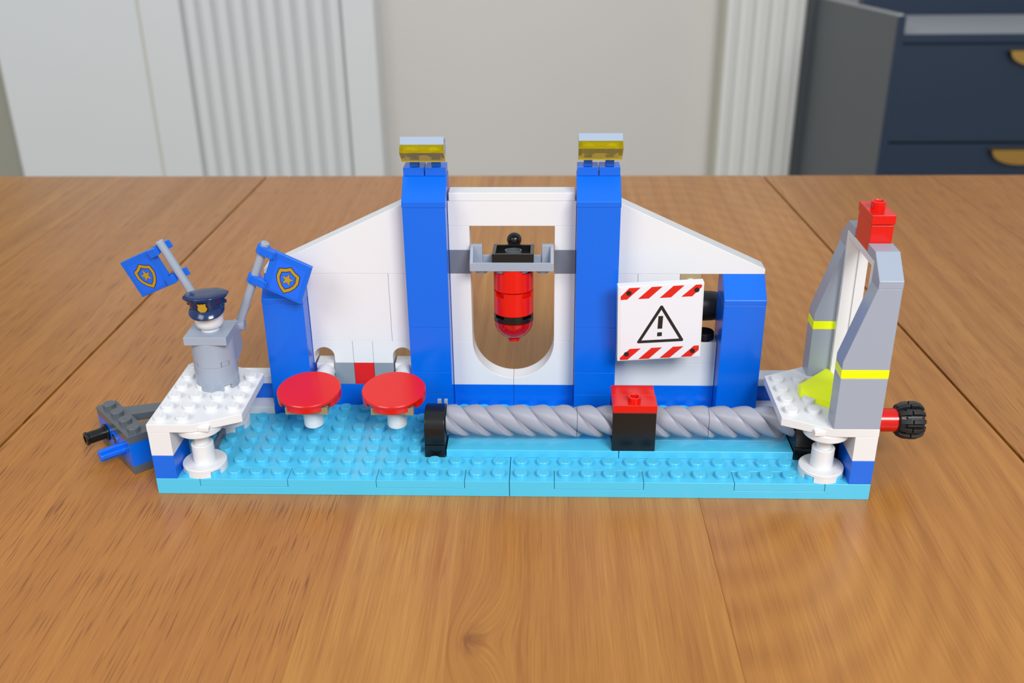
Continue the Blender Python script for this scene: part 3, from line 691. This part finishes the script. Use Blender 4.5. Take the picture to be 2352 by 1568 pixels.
part('head', WHITE, hd, lambda b: b.lathe([(0, 6.42), (0.42, 6.42), (0.42, 6.55), (0.5, 6.57), (0.6, 6.66), (0.645, 6.82), (0.65, 7.3), (0.65, 7.75), (0.6, 7.86), (0.5, 7.9), (0, 7.9)], (cx+0.0, 4, 0), n=48), bevel=0)
cp = thing('police_cap', 'dark blue peaked police cap with gold badge on the white head', 'cap', (cx, 4, 7.2))
CT = Matrix.Translation((cx+0.02, 3.98, 7.8)) @ Matrix.Rotation(R(-2.5), 4, 'Y') @ Matrix.Rotation(R(-1), 4, 'X') @ Matrix.Rotation(R(4), 4, 'Z')
def cpp(name, m, f, par=None, **k):
    b = MB(); b.M = CT; f(b); return b.build(name, m, par or cp, **k)
def superring(b, z, rx, ry, p, yo=0.0, n=48, zf=0.0, oc=0.0):
    out = []
    for i in range(n):
        a = 2*pi*i/n; c, s = math.cos(a), math.sin(a); k = (abs(c)**p+abs(s)**p)**(-1/p)
        if oc: k = k*(1-oc)+oc*0.96/max(abs(c), abs(s), (abs(c)+abs(s))/1.38)
        x, y = rx*k*c, ry*k*s; out.append(b.v(x, y+yo, z-zf*y))
    return out
def skin(b, rings, cap0=True, cap1=True):
    for A, B in zip(rings, rings[1:]):
        n = len(A)
        for i in range(n): b.bm.faces.new((A[i], A[(i+1) % n], B[(i+1) % n], B[i]))
    if cap0: b.bm.faces.new(rings[0][::-1])
    if cap1: b.bm.faces.new(rings[-1])
def crown(b):
    L = [(-0.3, .76, .76, 2, 0), (-0.12, .78, .78, 2, 0), (0.05, .79, .78, 2, 0), (0.18, .9, .82, 2.1, 0.02), (0.26, 1.0, .82, 2.3, 0.03), (0.31, 1.04, .84, 2.5, 0.03), (0.36, 1.04, .84, 2.5, 0.03), (0.40, .99, .79, 2.4, 0.03), (0.42, .9, .69, 2.4, 0.03), (0.425, .4, .32, 2.2, 0.05)]
    skin(b, [superring(b, z, rx, ry, p, zf=zf, oc=max(0, min(0.8, (z-0.1)*5))) for z, rx, ry, p, zf in L])
cr_ = cpp('crown', NAVY, crown, bevel=0, smooth=60)
def visor(b):
    n = 20; a0, a1 = R(192), R(348)
    rows = []
    for i in range(n+1):
        a = a0+(a1-a0)*i/n; s = math.sin(pi*i/n)**0.7
        q = []
        for r, z in ((0.77, -0.16), (0.80+0.1*s, -0.2-0.04*s), (0.82+0.2*s, -0.26-0.24*s), (0.79+0.2*s, -0.3-0.26*s), (0.76, -0.28-0.1*s)):
            q.append(b.v(r*math.cos(a), r*math.sin(a), z))
        rows.append(q)
    for A, B in zip(rows, rows[1:]):
        for k in range(5): b.bm.faces.new((A[k], A[(k+1) % 5], B[(k+1) % 5], B[k]))
    b.bm.faces.new(rows[0]); b.bm.faces.new(rows[-1][::-1])
cpp('visor', NAVY, visor, bevel=0, smooth=50)
cpp('button', NAVY, lambda b: (b.cyl((0, 0, -0.02), 0.09, -0.9, 0.9, 'x', 16)), bevel=0)
def badge(sc_, y0, y1):
    P = [(-.5, .5), (-.38, .56), (-.2, .5), (0, .54), (.2, .5), (.38, .56), (.5, .5), (.44, .3), (.46, .14), (.56, 0), (.54, -.2), (.4, -.38), (.18, -.52), (0, -.6), (-.18, -.52), (-.4, -.38), (-.54, -.2), (-.56, 0), (-.46, .14), (-.44, .3)]
    def f(b):
        pts = [(x*sc_-0.02, z*sc_-0.01) for x, z in P]
        def yy(z): return -0.79-0.12*max(0, z-0.1)
        A = [b.v(x, -math.sqrt(max(0.01, .79**2-x*x))+y0-0.22*max(0, z-.05), z) for x, z in pts]; B = [b.v(x, -math.sqrt(max(0.01, .79**2-x*x))+y1-0.22*max(0, z-.05), z) for x, z in pts]
        b.bm.faces.new(A); b.bm.faces.new(B[::-1])
        for i in range(len(A)): b.bm.faces.new((A[i], B[i], B[(i+1) % len(A)], A[(i+1) % len(A)]))
    return f
bo = lab(cpp('badge_outline', INK, badge(0.47, -0.035, 0.1), bevel=0, smooth=20), 'black badge outline')
cpp('badge', GOLD, badge(0.39, -0.05, 0.1), bevel=0, smooth=20)['label'] = 'gold shield badge'

def flag(label, pole0, pole1, A, B, C, D, side):
    t = thing('flag', label, 'flag', pole0, 'police flags')
    part('pole', GREY, t, lambda b: (b.rod(pole0, pole1, 0.2, n=24, bev=0.04)), bevel=0)
    A, B, C, D = map(Vector, (A, B, C, D)); u = ((B-A)+(C-D))/2; v = ((D-A)+(C-B))/2
    O = (A+B+C+D)/4-(u+v)/2; n = u.cross(v).normalized()
    if n.y > 0: n = -n                     # towards the camera
    def P(a, c, h=0.0): return tuple(O+u*a+v*c+n*h)
    def slab(b, pts, h0, h1):
        X = [b.v(*P(a, c, h0)) for a, c in pts]; Y = [b.v(*P(a, c, h1)) for a, c in pts]
        b.bm.faces.new(X); b.bm.faces.new(Y[::-1])
        for i in range(len(X)): b.bm.faces.new((X[i], Y[i], Y[(i+1) % len(X)], X[(i+1) % len(X)]))
    def cloth(b):
        slab(b, [(0, 0), (1, 0), (1, 1), (0, 1)], -0.12, 0.1)
    fl = part('flag_panel', BLUE, t, cloth, bevel=0.03)
    for c0, c1 in ((0.0, 0.2), (0.78, 0.98)):
        def clip(b):
            ax = (Vector(pole1)-Vector(pole0)).normalized(); mid = (c0+c1)/2
            q = O+v*mid; w0 = Vector(pole0); q = w0+ax*(q-w0).dot(ax)
            if side < 0:
                slab(b, [(-(q-O-v*mid).length/u.length+0.07, c0), (0.06, c0), (0.06, c1), (-(q-O-v*mid).length/u.length+0.07, c1)], 0.05, 0.3); slab(b, [(-0.2-(q-O-v*mid).length/u.length, c0), (0.05, c0), (0.05, c1), (-0.2-(q-O-v*mid).length/u.length, c1)], -0.3, -0.2); return
            old = b.M; b.M = Matrix.Translation(q) @ ax.to_track_quat('Z', 'Y').to_matrix().to_4x4(); b.ring((0, 0, 0), 0.2, 0.31, -0.2, 0.2, n=24); b.M = old
            dist = ((O+v*mid)-q).length/u.length
            slab(b, [(-dist, c0), (0.06, c0), (0.06, c1), (-dist, c1)], 0.12, 0.28); slab(b, [(-0.1, c0), (0.1, c0+0.02), (0.1, c1-0.02), (-0.1, c1)], -0.12, 0.24)
        part('clip', BLUE, t, clip, bevel=0.02, weld=0)
    st = lab(part('sticker', STICK, fl, lambda b: slab(b, [(.17, .2), (.2, .17), (.86, .17), (.89, .2), (.89, .9), (.86, .93), (.2, .93), (.17, .9)], 0.1, 0.112), bevel=0), 'pale-edged blue sticker')
    sh = [(.0, -.33), (.12, -.25), (.25, -.2), (.27, -.02), (.22, .12), (.13, .24), (.0, .34), (-.13, .24), (-.22, .12), (-.27, -.02), (-.25, -.2), (-.12, -.25)]
    def ringf(k0, k1, h0, h1):
        def f(b):
            Q = [[b.v(*P(.53+x*k, .55+y*k, h)) for x, y in sh] for k, h in ((k1, h1), (k0, h1), (k0, h0), (k1, h0))]
            for i in range(4):
                X, Y = Q[i], Q[(i+1) % 4]
                for j in range(len(sh)): b.bm.faces.new((X[j], X[(j+1) % len(sh)], Y[(j+1) % len(sh)], Y[j]))
        return f
    part('shield_outline', INK, t, ringf(.68, 1.06, .112, .117), bevel=0, weld=0)['label'] = 'thin dark outline of the shield'
    part('shield', GOLD, t, ringf(.74, 1.0, .115, .124), bevel=0, weld=0)['label'] = 'gold shield ring'
    def star(k, h0, h1):
        return lambda b: slab(b, [(.53+k*(.15 if i % 2 == 0 else .062)*math.sin(pi*i/5), .54-k*(.16 if i % 2 == 0 else .066)*math.cos(pi*i/5)) for i in range(10)], h0, h1)
    part('star_outline', INK, t, star(1.12, .112, .117), bevel=0)['label'] = 'dark outline of the star'
    part('star', GOLD, t, star(1.0, .115, .124), bevel=0)['label'] = 'gold star'
flag('blue police flag with gold star shield leaning right over the short blue tower', (2.98, 5.42, 6.0), (4.72, 5.42, 10.16), (4.99, 5.35, 9.84), (6.85, 5.35, 8.95), (6.04, 5.35, 7.12), (4.37, 5.35, 7.97), 1)
flag('blue police flag with gold star shield leaning left over the bare table', (1.68, 5.42, 6.0), (-0.23, 5.42, 10.22), (-0.62, 5.4, 9.84), (-2.42, 5.9, 8.99), (-1.6, 5.9, 7.22), (0.16, 5.4, 8.15), -1)

# ================================================================== HITCH AT THE LEFT
ht = thing('tow_hitch', 'dark grey and blue hitch block angled out from the left end of the base', 'hitch', (-3, 3.3, 0))
F = Vector((-1.66, 1.54)); d = Vector((-0.672, 0.741)); e = Vector((0.741, 0.672))
def hp2(s, t): q = F+d*s+e*t; return (q.x, q.y)
quad = lambda s0, s1, t0, t1: [hp2(s0, t0), hp2(s0, t1), hp2(s1, t1), hp2(s1, t0)]
part('bottom_plate', DGREY, ht, lambda b: (b.prism(quad(0, 4, 0, 1), 0.01, 0.4, 'z'), b.prism([hp2(0, 0.98), hp2(1.1, 0.98), (-0.02, 3.3), (-0.02, 2.55)], 0.01, 0.4, 'z')), bevel=0.02, weld=0)
def hblock(b):
    b.prism(quad(0.01, 3.99, 0.01, 0.99), 0.4, 1.6, 'z')
part('holed_brick', BLUE, ht, hblock, bevel=0.02)
part('side_brick', BLUE, ht, lambda b: b.prism([hp2(0.01, 0.99), hp2(1.05, 0.99), (-0.03, 3.3), (-0.03, 2.6)], 0.4, 1.6, 'z'), bevel=0.02)
tpz = part('top_plate', DGREY, ht, lambda b: (b.prism(quad(0, 4, 0, 1), 1.6, 2.0, 'z'),
    b.prism([(-3.08, 4.46), (-2.37, 3.75), (0.5, 4.75), (0.5, 5.5)], 1.6, 1.999, 'z'), b.prism([hp2(1.12, 0.9), hp2(0, 0.9), (0.4, 2.75), (0.4, 3.5)], 1.6, 1.999, 'z')), bevel=0.02, weld=0)
for i in range(4):
    q = hp2(i+0.5, 0.5); stud(q[0], q[1], 2.0, DGREY, tpz, plain=(i != 1), dot=(i == 1))
def hax(b, s, t0, t1, f):
    p0 = F+d*s+e*t0; dirv = Vector((-e.x, -e.y, 0)); old = b.M
    b.M = Matrix.Translation((p0.x, p0.y, 1.0)) @ dirv.to_track_quat('Z', 'Y').to_matrix().to_4x4(); f(b); b.M = old
lab(part('hole_rim', BLUE, ht, lambda b: hax(b, 2, 0, 0, lambda b: (b.ring((0, 0, 0), 0.29, 0.4, -0.05, 0.02, n=28))), bevel=0), 'round rim of the middle hole')
lab(part('hole', BLACK, ht, lambda b: hax(b, 2, 0, 0, lambda b: b.cyl((0, 0, 0), 0.285, -0.04, 0.001, n=28, bev=0.0001)), bevel=0), 'black disc for the shade inside the hole')  # black disc painted in place of the shade inside a hole
def pin(b):
    b.cyl((0, 0, 0), 0.42, 0.0, 0.12, n=28)
    b.lathe([(0.3, 0.1), (0.3, 0.9), (0.335, 0.94), (0.335, 1.02), (0.3, 1.06), (0.18, 1.06), (0.18, 0.4), (0, 0.4)], n=28)
lab(part('pin', BLACK, ht, lambda b: hax(b, 3, 0, 0, pin), bevel=0), 'black connector pin')
def axle(b):
    for a in (0, pi/2):
        old = b.M; b.M = old @ Matrix.Rotation(a, 4, 'Z'); b.box(-0.3, 0.3, -0.12, 0.12, -0.1, 1.12); b.M = old
lab(part('axle', BLUE, ht, lambda b: hax(b, 1, 0, 0, axle), bevel=0.07, weld=0), 'blue cross-shaped axle')
lad = thing('grey_rails', 'pair of thin grey rails on the base under the left platform', 'rails', (1.8, 3.4, 0.8))
for x in (1.42, 1.9): bx('rail', SLATE, lad, x, x+0.17, 2.3, 4.4, 0.8, 1.1, g=0, bevel=0.02)
